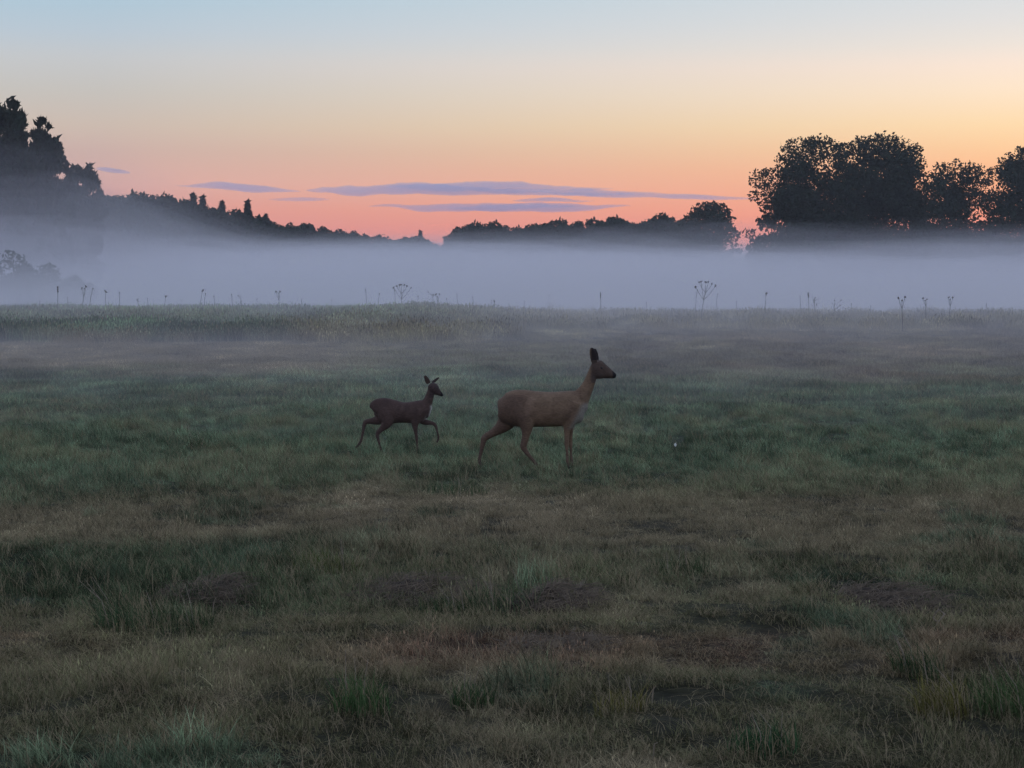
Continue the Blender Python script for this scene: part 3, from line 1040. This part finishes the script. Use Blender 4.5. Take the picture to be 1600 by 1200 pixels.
doe_legs = [
    leg([(372, 560, 84), (412, 645, 108), (460, 724, 88), (474, 800, 58), (466, 870, 42), (452, 930, 37), (444, 968, 34), (464, 1008, 27), (500, 1055, 21), (538, 1100, 19), (560, 1130, 19), (576, 1150, 18), (590, 1172, 22)], -58, -64),
    leg([(340, 570, 84), (320, 660, 104), (298, 742, 88), (248, 800, 62), (178, 850, 44), (122, 882, 38), (92, 908, 35), (80, 960, 26), (66, 1020, 21), (54, 1075, 19), (50, 1108, 20), (58, 1132, 18), (72, 1160, 22)], 58, 64),
    leg([(906, 570, 76), (886, 650, 84), (862, 724, 64), (838, 795, 40), (832, 860, 29), (830, 915, 25), (830, 950, 25), (833, 990, 18), (836, 1050, 16), (838, 1100, 18), (846, 1132, 16), (856, 1168, 20)], -56, -48),
    leg([(912, 570, 74), (896, 650, 80), (876, 724, 60), (866, 795, 38), (864, 860, 28), (864, 915, 24), (866, 950, 24), (870, 990, 17), (872, 1050, 15), (876, 1100, 17), (884, 1132, 15), (894, 1168, 19)], 56, 48)]
doe_ears = [(1080, 224, -34, 1050, 84, -60, 35), (1098, 216, 34, 1082, 96, 64, 31)]
DY = 21.75
DX0 = 560.0
ux = 740 + DX0 / S2
dx = world_at(ux, DY)
zgd = gz(dx, DY)
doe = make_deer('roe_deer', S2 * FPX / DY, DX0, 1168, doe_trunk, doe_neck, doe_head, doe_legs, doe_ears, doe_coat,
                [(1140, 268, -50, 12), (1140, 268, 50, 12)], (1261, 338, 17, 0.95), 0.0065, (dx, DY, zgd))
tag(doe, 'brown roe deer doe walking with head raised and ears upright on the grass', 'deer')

# the fawn
def fawn_coat(x, z, y, nr):
    n = len(x)
    c = np.ones((n, 3)) * np.array((0.080, 0.054, 0.044)) * (0.65 + 0.7 * fbm(x / 55.0, z / 45.0, 710, 4))[:, None]
    c = lerp_col(c, sstep(520, 440, z) * (x < 980) * 0.5, (0.055, 0.032, 0.028))
    pale = sstep(1000, 1062, x + 0.35 * (z - 560)) * sstep(470, 520, z) * (1 - sstep(672, 690, z)) * sstep(0.35, 0.75, nr[:, 0])
    c = lerp_col(c, pale, (0.42, 0.42, 0.37))
    c = lerp_col(c, sstep(1040, 1075, z), (0.02, 0.018, 0.016))
    head = sstep(1030, 1060, x) * (z < 400)
    c = lerp_col(c, head * 0.5, (0.038, 0.030, 0.032))
    c = lerp_col(c, sstep(1180, 1198, x) * (z < 420), (0.012, 0.011, 0.012))
    return c
fawn_trunk = [(372, 560, 640, 22), (383, 495, 680, 46), (400, 424, 710, 64), (432, 402, 730, 78), (530, 406, 738, 88), (620, 432, 722, 88), (720, 456, 716, 92), (820, 450, 722, 90), (900, 437, 724, 80),
              (965, 432, 716, 66), (1015, 470, 700, 48), (1045, 540, 665, 30), (1056, 580, 635, 14)]
fawn_neck = [(950, 570, 110, 58), (990, 510, 84, 48), (1024, 450, 64, 40), (1048, 390, 54, 35), (1062, 335, 48, 33), (1072, 290, 46, 33), (1078, 270, 38, 28)]
fawn_head = [(1045, 236, 26, 24), (1060, 250, 50, 38), (1086, 272, 66, 48), (1116, 300, 62, 47), (1146, 326, 46, 37), (1172, 346, 34, 28), (1194, 362, 25, 23), (1210, 372, 17, 16), (1218, 377, 8, 9)]
fawn_legs = [
    leg([(470, 530, 80), (500, 610, 98), (528, 684, 80), (496, 745, 56), (440, 800, 42), (405, 840, 36), (398, 880, 28), (412, 940, 22), (430, 1000, 19), (446, 1050, 19), (462, 1085, 18), (478, 1118, 20)], -46, -52, thin=0.84),
    leg([(450, 520, 76), (440, 600, 92), (424, 664, 78), (370, 690, 56), (300, 698, 44), (250, 705, 38), (230, 735, 34), (218, 800, 26), (204, 870, 21), (190, 930, 20), (176, 965, 22), (150, 1000, 20), (118, 1034, 18)], 46, 50, thin=0.84),
    leg([(910, 540, 66), (890, 615, 76), (872, 690, 58), (868, 755, 40), (876, 820, 30), (884, 880, 26), (888, 910, 25), (892, 960, 18), (896, 1020, 17), (898, 1065, 19), (902, 1092, 16), (908, 1120, 20)], -46, -40, thin=0.84),
    leg([(900, 540, 66), (916, 620, 76), (952, 678, 56), (1000, 708, 40), (1060, 718, 32), (1100, 730, 28), (1122, 755, 26), (1136, 800, 19), (1150, 860, 16), (1158, 905, 17), (1150, 935, 15), (1136, 968, 17)], 46, 42, thin=0.84)]
fawn_ears = [(1040, 222, -30, 990, 118, -58, 34), (1078, 216, 30, 1168, 146, 66, 21)]
FY = 23.55
FX0 = 690.0
uf = 540 + FX0 / 8.0
fx = world_at(uf, FY)
zgf = gz(fx, FY)
fawn = make_deer('roe_fawn', 8.0 * FPX / FY, FX0, 1122, fawn_trunk, fawn_neck, fawn_head, fawn_legs, fawn_ears, fawn_coat,
                 [(1118, 276, -43, 10), (1118, 276, 43, 10)], (1211, 368, 14, 0.95), 0.0055, (fx, FY, zgf))
tag(fawn, 'small dark roe deer fawn trotting behind the doe with one foreleg lifted', 'deer')

# ------------------------------------------------------------------ dry weeds on the far edge of the meadow
weed_m = simple_mat('dry weed stem', (0.075, 0.060, 0.045), 0.9, 0.35, 4)
head_m = simple_mat('dry seed head', (0.085, 0.060, 0.045), 0.9, 0.4, 12)
def weed(u, vt, vb, style, seed, label, group=None, dd=None, lean=0.0):
    rng = np.random.default_rng(seed)
    dd = (dd or 88.0) + 7
    x = world_at(u, dd)
    zg = gz(x, dd)
    h = (HOR - vt) / FPX * dd + CAM_H - zg
    root = bpy.data.objects.new('weed_stalk', None)
    C.objects.link(root)
    root.location = (x, dd, zg)
    tag(root, label, 'weed', group)
    b = MB()
    bend = rng.normal() * 0.04 + lean
    wob = rng.normal(size=5) * 0.012
    pts = [np.array((bend * h * (k / 4) ** 1.6 + wob[k] * (k > 0), rng.normal() * 0.01, -0.06 + (h * (0.97 if style != 'umbel' else 0.72) + 0.06) * k / 4)) for k in range(5)]
    r0 = 0.013
    b.tube(pts, [r0, r0 * .9, r0 * .8, r0 * .7, r0 * .5], 6)
    obj('stem', b.mesh('stem', weed_m), root)
    tip = pts[-1]
    def seedhead(p, r, sz=1.0):
        r = r * 0.8
        q = MB()
        for _ in range(5):
            q.ball(np.asarray(p) + rng.normal(size=3) * r * 0.5, r * rng.uniform(.45, .8), 6, 4, 1, 1, sz)
        obj('seed_head', q.mesh('seed_head', head_m), root)
    def branch(s, e, r=0.007):
        q = MB()
        m = (np.asarray(s) + np.asarray(e)) / 2 + np.array((0, 0, -0.03 * h))
        q.tube([s, m, e], [r, r * .8, r * .6], 5)
        obj('branch', q.mesh('branch', weed_m), root)
    if style == 'plain':
        seedhead(tip, 0.022, 2.2)
    elif style == 'spike':
        for k in range(3):
            seedhead(pts[-1] + (pts[-2] - pts[-1]) * k * 0.25, 0.030, 1.8)
    elif style == 'cup':
        seedhead(tip, 0.05, 1.0)
    elif style == 'fork':
        for sx in (-1, 1):
            e = tip + np.array((sx * rng.uniform(.05, .11), rng.normal() * .03, rng.uniform(.02, .12)))
            branch(pts[-2], e, 0.008)
            seedhead(e, 0.038)
        seedhead(tip, 0.03)
    elif style == 'umbel':
        for k in range(7):
            a = -1 + 2 * k / 6.0
            e = tip + np.array((a * 0.26 * h + rng.normal() * .02, rng.normal() * 0.1, h * (0.28 - 0.10 * a * a) + rng.normal() * .02))
            branch(pts[-1] if k % 2 else pts[-2], e, 0.008)
            seedhead(e, 0.042)
    elif style == 'leafy':
        for k in range(9):
            s = pts[0] + (tip - pts[0]) * rng.uniform(.25, .95)
            e = s + np.array((rng.normal() * .16, rng.normal() * .08, rng.uniform(.05, .22)))
            branch(s, e, 0.006)
            if k % 2:
                seedhead(e, 0.030)
    return root
G = 'thin weed stalks along the far meadow edge'
LP = 'thin dry weed stalk standing above the far meadow edge against the mist'
LC = 'dry weed stalk with a small dark tuft of seeds, on the far meadow edge'
for i, (u, vt, st, lab, grp, dd, ln) in enumerate([
        (90, 447, 'spike', 'straight weed stalk with a long dark seed spike below the pines', None, 84, 0),
        (128, 450, 'fork', LC, 'weeds with dark seed tufts', 86, 0), (139, 449, 'plain', LP, G, 90, .05), (166, 455, 'cup', LC, 'weeds with dark seed tufts', 90, 0),
        (186, 456, 'plain', LP, G, 86, 0), (216, 468, 'cup', LC, 'weeds with dark seed tufts', 90, 0), (255, 462, 'cup', LC, 'weeds with dark seed tufts', 90, 0.1),
        (312, 453, 'cup', LC, 'weeds with dark seed tufts', 90, .08), (318, 458, 'plain', LP, G, 92, .1), (336, 462, 'plain', LP, G, 92, 0),
        (364, 459, 'plain', LP, G, 90, 0), (378, 461, 'leafy', 'bushy little weed with side twigs between thin stalks on the far edge', None, 90, 0),
        (436, 457, 'fork', LC, 'weeds with dark seed tufts', 88, 0), (572, 451, 'plain', LP, G, 94, 0), (590, 458, 'plain', LP, G, 95, 0),
        (627, 445, 'umbel', 'wide branching umbrella weed on top of the small grassy mound', None, 92, 0.02), (617, 452, 'plain', LP, G, 93, 0),
        (677, 458, 'leafy', 'short leafy weed at the side of the small grassy mound', None, 92, 0), (683, 463, 'fork', LC, 'weeds with dark seed tufts', 92, 0),
        (716, 459, 'plain', LP, G, 94, 0), (739, 463, 'plain', LP, G, 93, 0), (767, 468, 'plain', LP, G, 92, 0), (773, 470, 'cup', LC, 'weeds with dark seed tufts', 92, 0),
        (858, 457, 'leafy', 'faint bushy weed deep in the mist past the meadow edge', None, 112, 0), (940, 457, 'spike', 'single thick weed stalk bent at the top, alone past the mound', None, 84, -.04),
        (1096, 440, 'umbel', 'tallest branching umbrella weed on the bare right part of the far edge', None, 84, 0.03), (1087, 452, 'plain', LP, G, 90, 0), (1118, 458, 'plain', LP, G, 98, 0),
        (1195, 457, 'cup', LC, 'weeds with dark seed tufts', 86, 0), (1252, 462, 'plain', LP, G, 92, -.1), (1263, 457, 'spike', 'pair-forming weed with a dark spike in the bushy weed cluster', None, 88, 0),
        (1273, 464, 'leafy', 'twiggy weed in the bushy weed cluster past the tall umbrella weed', None, 88, 0), (1303, 471, 'leafy', 'low twiggy weed just beside the bushy weed cluster', None, 86, 0),
        (1359, 478, 'plain', LP, G, 92, 0), (1410, 468, 'fork', 'dark nearest weed stalk with a thick forked brown head', None, 66, -.05),
        (60, 470, 'plain', LP, G, 88, 0), (104, 464, 'plain', LP, G, 90, .06), (232, 466, 'plain', LP, G, 92, 0), (284, 468, 'plain', LP, G, 90, -.05), (402, 466, 'plain', LP, G, 90, 0), (470, 466, 'plain', LP, G, 92, .05),
        (520, 468, 'plain', LP, G, 93, 0), (655, 462, 'plain', LP, G, 92, 0), (700, 466, 'plain', LP, G, 93, -.06), (820, 470, 'plain', LP, G, 95, 0), (1010, 472, 'plain', LP, G, 92, 0), (1150, 470, 'plain', LP, G, 94, .04), (1330, 474, 'plain', LP, G, 92, 0), (1540, 474, 'plain', LP, G, 88, 0),
        (1447, 468, 'fork', LC, 'weeds with dark seed tufts', 78, 0), (1485, 467, 'fork', LC, 'weeds with dark seed tufts', 76, 0)]):
    weed(u, vt, 0, st, 200 + i, lab, grp, dd, ln)

# ------------------------------------------------------------------ bigger tussocks, dead grass and small things in the foreground
def tussock(u, v, n, rad, h0, h1, tint, dry, label, seed, lean=(-.3, 0.05), wid=.0019, group=None):
    tint = (tint[0] * 1.6, tint[1] * 1.3, tint[2] * 1.1)
    dry = dry + 0.12
    n = int(n * 1.3)
    x, y = ground_at(u, v)
    rng = np.random.default_rng(seed)
    V, Q, T, rn = blades(rng, n, rad, h0, h1, wid, 0.5, lean, 0.02, 0)
    V = V.copy()
    V[:, 2] += ground_z(V[:, 0] + x, V[:, 1] + y) - gz(x, y)
    o = obj('grass_tussock', fast_mesh('grass_tussock', V, Q, T, grass_mat('tussock grass', False, tint, dry), {'rnd': rn}), None, (x, y, gz(x, y)))
    tag(o, label, 'grass tuft', group)
    b = MB()
    for k in range(3):
        a = rng.random() * 6.28
        s = np.array((rad * .5 * math.cos(a), rad * .5 * math.sin(a), 0))
        hh = h1 * rng.uniform(.9, 1.2)
        b.tube([s, s + np.array((lean[0] * .35 * hh, 0, .55 * hh)), s + np.array((lean[0] * 1.1 * hh + rng.normal() * .02, rng.normal() * .02, hh))], [.0022, .0018, .0008], 4)
    obj('straw', b.mesh('straw', straw_m), o)
    return o
straw_m = simple_mat('straw', (0.27, 0.23, 0.17), 0.8, 0.25, 20)
gr, dk, yl = (0.050, 0.098, 0.046), (0.030, 0.060, 0.032), (0.090, 0.105, 0.040)
tussock(1478, 1120, 210, .11, .08, .22, yl, .10, 'yellowish green grass tuft leaning over, beside the larger green tuft at the edge', 301)
tussock(1590, 1128, 300, .17, .10, .26, gr, .05, 'large fresh green grass tuft cut by the picture edge', 302)
tussock(1440, 1060, 150, .12, .08, .20, dk, .12, 'dark green grass tuft with long arching blades behind the yellowish tuft', 303)
tussock(562, 1118, 230, .12, .08, .21, (0.040, 0.090, 0.040), .06, 'upright bright green grass tuft alone in the brown foreground grass', 304, (-.05, 0))
tussock(790, 962, 330, .22, .08, .22, (0.042, 0.082, 0.046), .10, 'wide green grass tuft beside the heap of dead grass', 305, (-.2, 0))
tussock(700, 962, 200, .18, .06, .14, dk, .08, 'low dark grass tuft next to the wide green tuft', 306)
tussock(510, 900, 220, .20, .07, .17, (0.055, 0.085, 0.030), .10, 'mossy olive grass tuft on the brown field behind the dark hollow', 307, (-.1, 0))
tussock(188, 985, 220, .14, .08, .22, (0.036, 0.075, 0.042), .12, 'slanting green grass tuft at the edge of the dark hollow', 308, (-.45, 0))
tussock(270, 985, 260, .20, .07, .18, dk, .10, 'dark green grass tuft inside the hollow with slanting blades around', 309, (-.2, 0))
tussock(1060, 905, 220, .20, .07, .17, (0.036, 0.066, 0.036), .08, 'broad dark green tuft right of the dead grass heap', 310, (-.1, 0))
tussock(1195, 1180, 230, .14, .06, .15, (0.026, 0.070, 0.036), .05, 'small deep green tuft at the bottom edge of the field', 311, (0, 0))
tussock(740, 1110, 160, .10, .06, .14, (0.030, 0.066, 0.032), .08, 'small dark green tuft right of the upright bright tuft', 312, (0, 0))
tussock(970, 1120, 160, .10, .06, .14, yl, .10, 'thin yellow green tuft in the plain brown grass', 313, (0, 0))
tussock(308, 706, 150, .13, .10, .20, dk, .05, 'small dark tuft standing in the green meadow behind the fawn', 314, (0, 0))
tussock(715, 778, 200, .26, .08, .16, (0.034, 0.072, 0.038), .08, 'dark green tuft in the grass below the doe and fawn', 315, (0, 0))

dead_m = simple_mat('dead grass', (0.050, 0.038, 0.026), 0.95, 0.5, 14)
def heap(u, v, wx, wy, hz, n, label, seed):
    """matted lump of dead cut grass: uneven mound with loose straws on it"""
    x, y = ground_at(u, v)
    rng = np.random.default_rng(seed)
    k = 40
    g = np.linspace(-1, 1, k)
    X, Y = np.meshgrid(g, g)
    r = np.hypot(X, Y)
    H = np.clip(1 - r ** 2, 0, 1) ** 0.8 * hz * (0.1 + 1.5 * fbm(X * 3.2 + seed, Y * 3.2, seed, 4) ** 1.3) - 0.015 + 0.02 * (fbm(X * 11, Y * 11 + seed, seed + 9, 2) - 0.5) * (r < 0.95)
    WX, WY = X * wx, Y * wy
    Z = ground_z(WX + x, WY + y) - gz(x, y) + H
    i, j = np.meshgrid(np.arange(k - 1), np.arange(k - 1))
    a = (j * k + i).ravel()
    o = obj('dead_grass_heap', fast_mesh('dead_grass_heap', np.stack([WX, WY, Z], 2).reshape(-1, 3), np.stack([a, a + 1, a + k + 1, a + k], 1), None, dead_m, None, True), None, (x, y, gz(x, y)))
    tag(o, label, 'dead grass')
    b = MB()
    for _ in range(n * 6):
        q = rng.uniform(-.85, .85, 2)
        zz = float(np.interp(0, [0], [0]))
        ix = int((q[0] + 1) / 2 * (k - 1))
        iy = int((q[1] + 1) / 2 * (k - 1))
        s = np.array((q[0] * wx, q[1] * wy, Z[iy, ix] + .012))
        an = rng.normal() * .5 + (0 if rng.random() < .6 else 1.5)
        l = rng.uniform(.05, .16)
        e = s + np.array((math.cos(an) * l, math.sin(an) * l, rng.uniform(-.02, .05)))
        b.tube([s, (s + e) / 2 + np.array((0, 0, .015)), e], [.0018, .0016, .0008], 3)
    so_ = obj('straw', b.mesh('straw', simple_mat('old straw', (0.15, 0.12, 0.085), .9, .4, 20)), o)
    so_['kind'] = 'stuff'
    return o
heap(858, 952, .30, .30, .12, 110, 'dark heap of dead cut grass with pale straws beside the wide green tuft', 401)
heap(865, 1022, .30, .26, .055, 70, 'flat brown mat of dead grass below the heap of cut grass', 402)
heap(312, 936, .34, .34, .10, 90, 'matted brown hump of dead grass above the dark hollow', 403)
heap(640, 930, .50, .40, .06, 110, 'long low hump of dead brown grass behind the low dark tuft', 404)
heap(1395, 945, .36, .36, .06, 80, 'greyish flat heap of dead grass beside the bent straw loop', 405)

def strip(name, pts, rad, mat, label, cat, seg=6):
    x, y = pts[0][0], pts[0][1]
    z = gz(x, y)
    b = MB()
    P = [np.array((p[0] - x, p[1] - y, p[2])) for p in pts]
    b.tube(P, rad, seg)
    return tag(obj(name, b.mesh(name, mat), None, (x, y, z)), label, cat)
white_m = simple_mat('white petal', (0.72, 0.75, 0.70), 0.7, 0.1, 20)
def flower(u, v, s, label, seed):
    """tiny white meadow flower: stem and a curled petal head"""
    x, y = ground_at(u, v)
    root = bpy.data.objects.new('white_flower', None)
    C.objects.link(root)
    root.location = (x, y, gz(x, y))
    tag(root, label, 'flower')
    b = MB()
    b.tube([(0, 0, -.01), (0.01, 0, .08), (0.0, 0, .15)], [.003, .0025, .002], 5)
    obj('stem', b.mesh('stem', weed_m), root)
    for k in range(5):
        q = MB()
        a = k * 1.257
        c = np.array((0, -0.004, .155))
        e = c + s * np.array((math.cos(a) * .5 + .25, .15 * math.sin(a), math.sin(a) * .8 + .35))
        q.tube([c, (c + e) / 2, e], [s * .12, s * .30, s * .05], 6)
        obj('petal', q.mesh('petal', white_m), root)
flower(1055, 722, .026, 'single small white flower in the green meadow ahead of the doe', 1)
x, y = ground_at(1470, 985)
k_ = 1 / (FPX / y)
strip('straw_loop', [(x - 3 * k_, y, .03), (x - 9 * k_, y, .03 + 6 * k_), (x - 1 * k_, y - .01, .03 + 20 * k_), (x + 9 * k_, y, .03 + 12 * k_), (x + 1 * k_, y + .01, .03), (x - 4 * k_, y, .012)],
      [.004, .0045, .004, .005, .004, .002], straw_m, 'bent pale straw folded into a small diamond loop on the ground', 'straw')
for (u, v, l, an, lab) in ((1020, 1108, 14, 1.1, 'short curled pale straw sticking up in the foreground grass'), (1022, 1192, 9, .7, 'tiny pale straw bit at the bottom edge of the field'),
                           (330, 965, 16, 1.2, 'thin upright pale straw in front of the matted hump'), (1440, 948, 20, -.3, 'curved pale straw lying near the diamond straw loop')):
    x, y = ground_at(u, v)
    k_ = y / FPX
    z0 = .05
    strip('pale_straw', [(x, y, z0 - .05), (x + l * .35 * k_ * math.cos(an), y, z0 + l * .5 * k_ * abs(math.sin(an))), (x + l * k_ * math.cos(an), y - .01, z0 + l * k_ * abs(math.sin(an)))],
          [.003, .003, .0015], straw_m, lab, 'straw')

# ------------------------------------------------------------------ thin clouds low over the sunset, several kilometres away
cloud_m = vol_mat("cloud", 0.0036, (0.68, 0.77, 0.90), 0.0)
CD = 14000.0
def cloud(u0, u1, v, thick, label, seed, rise=0.0, peak=0.4):
    """long flat streak of cloud several kilometres off: a closed body whose thickness swells and thins along its length"""
    cx_ = world_at((u0 + u1) / 2, CD)
    wx = (u1 - u0) / FPX * CD / 2
    cz_ = (HOR - v) / FPX * CD
    hz = thick / FPX * CD / 2
    n, seg = 110, 20
    V, Q = [], []
    tt = np.linspace(0, 1, n)
    pw = math.log(0.5) / math.log(peak)
    env = np.sin(np.pi * tt ** pw) ** 0.75 * (0.45 + 1.1 * fbm(tt * (u1 - u0) / 90.0, tt * 0 + seed * 1.7, 580 + seed, 3))
    lx = tt * (u1 - u0) / 34.0
    up = env * (0.35 + 1.0 * fbm(lx, tt * 0 + seed * 3.3, 500 + seed, 5)) + 0.01
    dn = env * (0.25 + 0.8 * fbm(lx * 0.8, tt * 0 + seed * 3.3 + 40, 520 + seed, 4)) + 0.01
    mid = (fbm(lx * 0.35, tt * 0 + seed, 540 + seed, 3) - 0.5) * 0.9
    dy = (fbm(lx * 0.6, tt * 0 + 9 + seed, 560 + seed, 3) - 0.5) * 240
    for i in range(n):
        for k in range(seg):
            a = 2 * math.pi * k / seg
            sz_ = math.sin(a)
            V.append(((tt[i] * 2 - 1) * wx, dy[i] + math.cos(a) * (60 + 200 * env[i]), hz * mid[i] + rise / FPX * CD * (tt[i] - 0.5) + hz * sz_ * (up[i] if sz_ > 0 else dn[i])))
    for i in range(n - 1):
        for k in range(seg):
            Q.append((i * seg + k, i * seg + (k + 1) % seg, (i + 1) * seg + (k + 1) % seg, (i + 1) * seg + k))
    ends = [tuple(range(seg))[::-1], tuple(range((n - 1) * seg, n * seg))]
    me = mesh_np('cloud', V, Q + ends, cloud_m, True)
    bm = bmesh.new()
    bm.from_mesh(me)
    bmesh.ops.recalc_face_normals(bm, faces=bm.faces)
    bm.to_mesh(me)
    bm.free()
    return tag(obj('cloud', me, None, (cx_, CD, cz_)), label, 'cloud')
cloud(478, 880, 298, 20, 'long blue grey cloud streak, the thickest over the sunset', 1, 3, 0.40)
cloud(600, 960, 293, 17, 'blue grey cloud streak lying on top of the thickest one', 2, -4, 0.45)
cloud(740, 1040, 301, 12, 'thin tail of cloud running on from the thickest streak', 9, -6, 0.35)
cloud(575, 900, 323, 20, 'second blue grey cloud streak just below the thickest one', 3, 2, 0.42)
cloud(700, 985, 325, 15, 'thin end of the second cloud streak below the thickest one', 10, 3, 0.5)
cloud(272, 470, 294, 15, 'shorter blue grey cloud streak above the sloping treeline', 4, -8, 0.62)
cloud(850, 1190, 307, 8, 'hair thin cloud line trailing towards the tall trees', 5, -10, 0.45)
cloud(150, 205, 266, 8, 'tiny thin cloud beside the shaggy pines', 6, -4, 0.5)
cloud(800, 930, 313, 6, 'small faint cloud wisp between the two main cloud streaks', 7, 0, 0.5)
cloud(420, 520, 312, 3, 'short hairline of cloud below the shorter streak', 8, 0, 0.5)
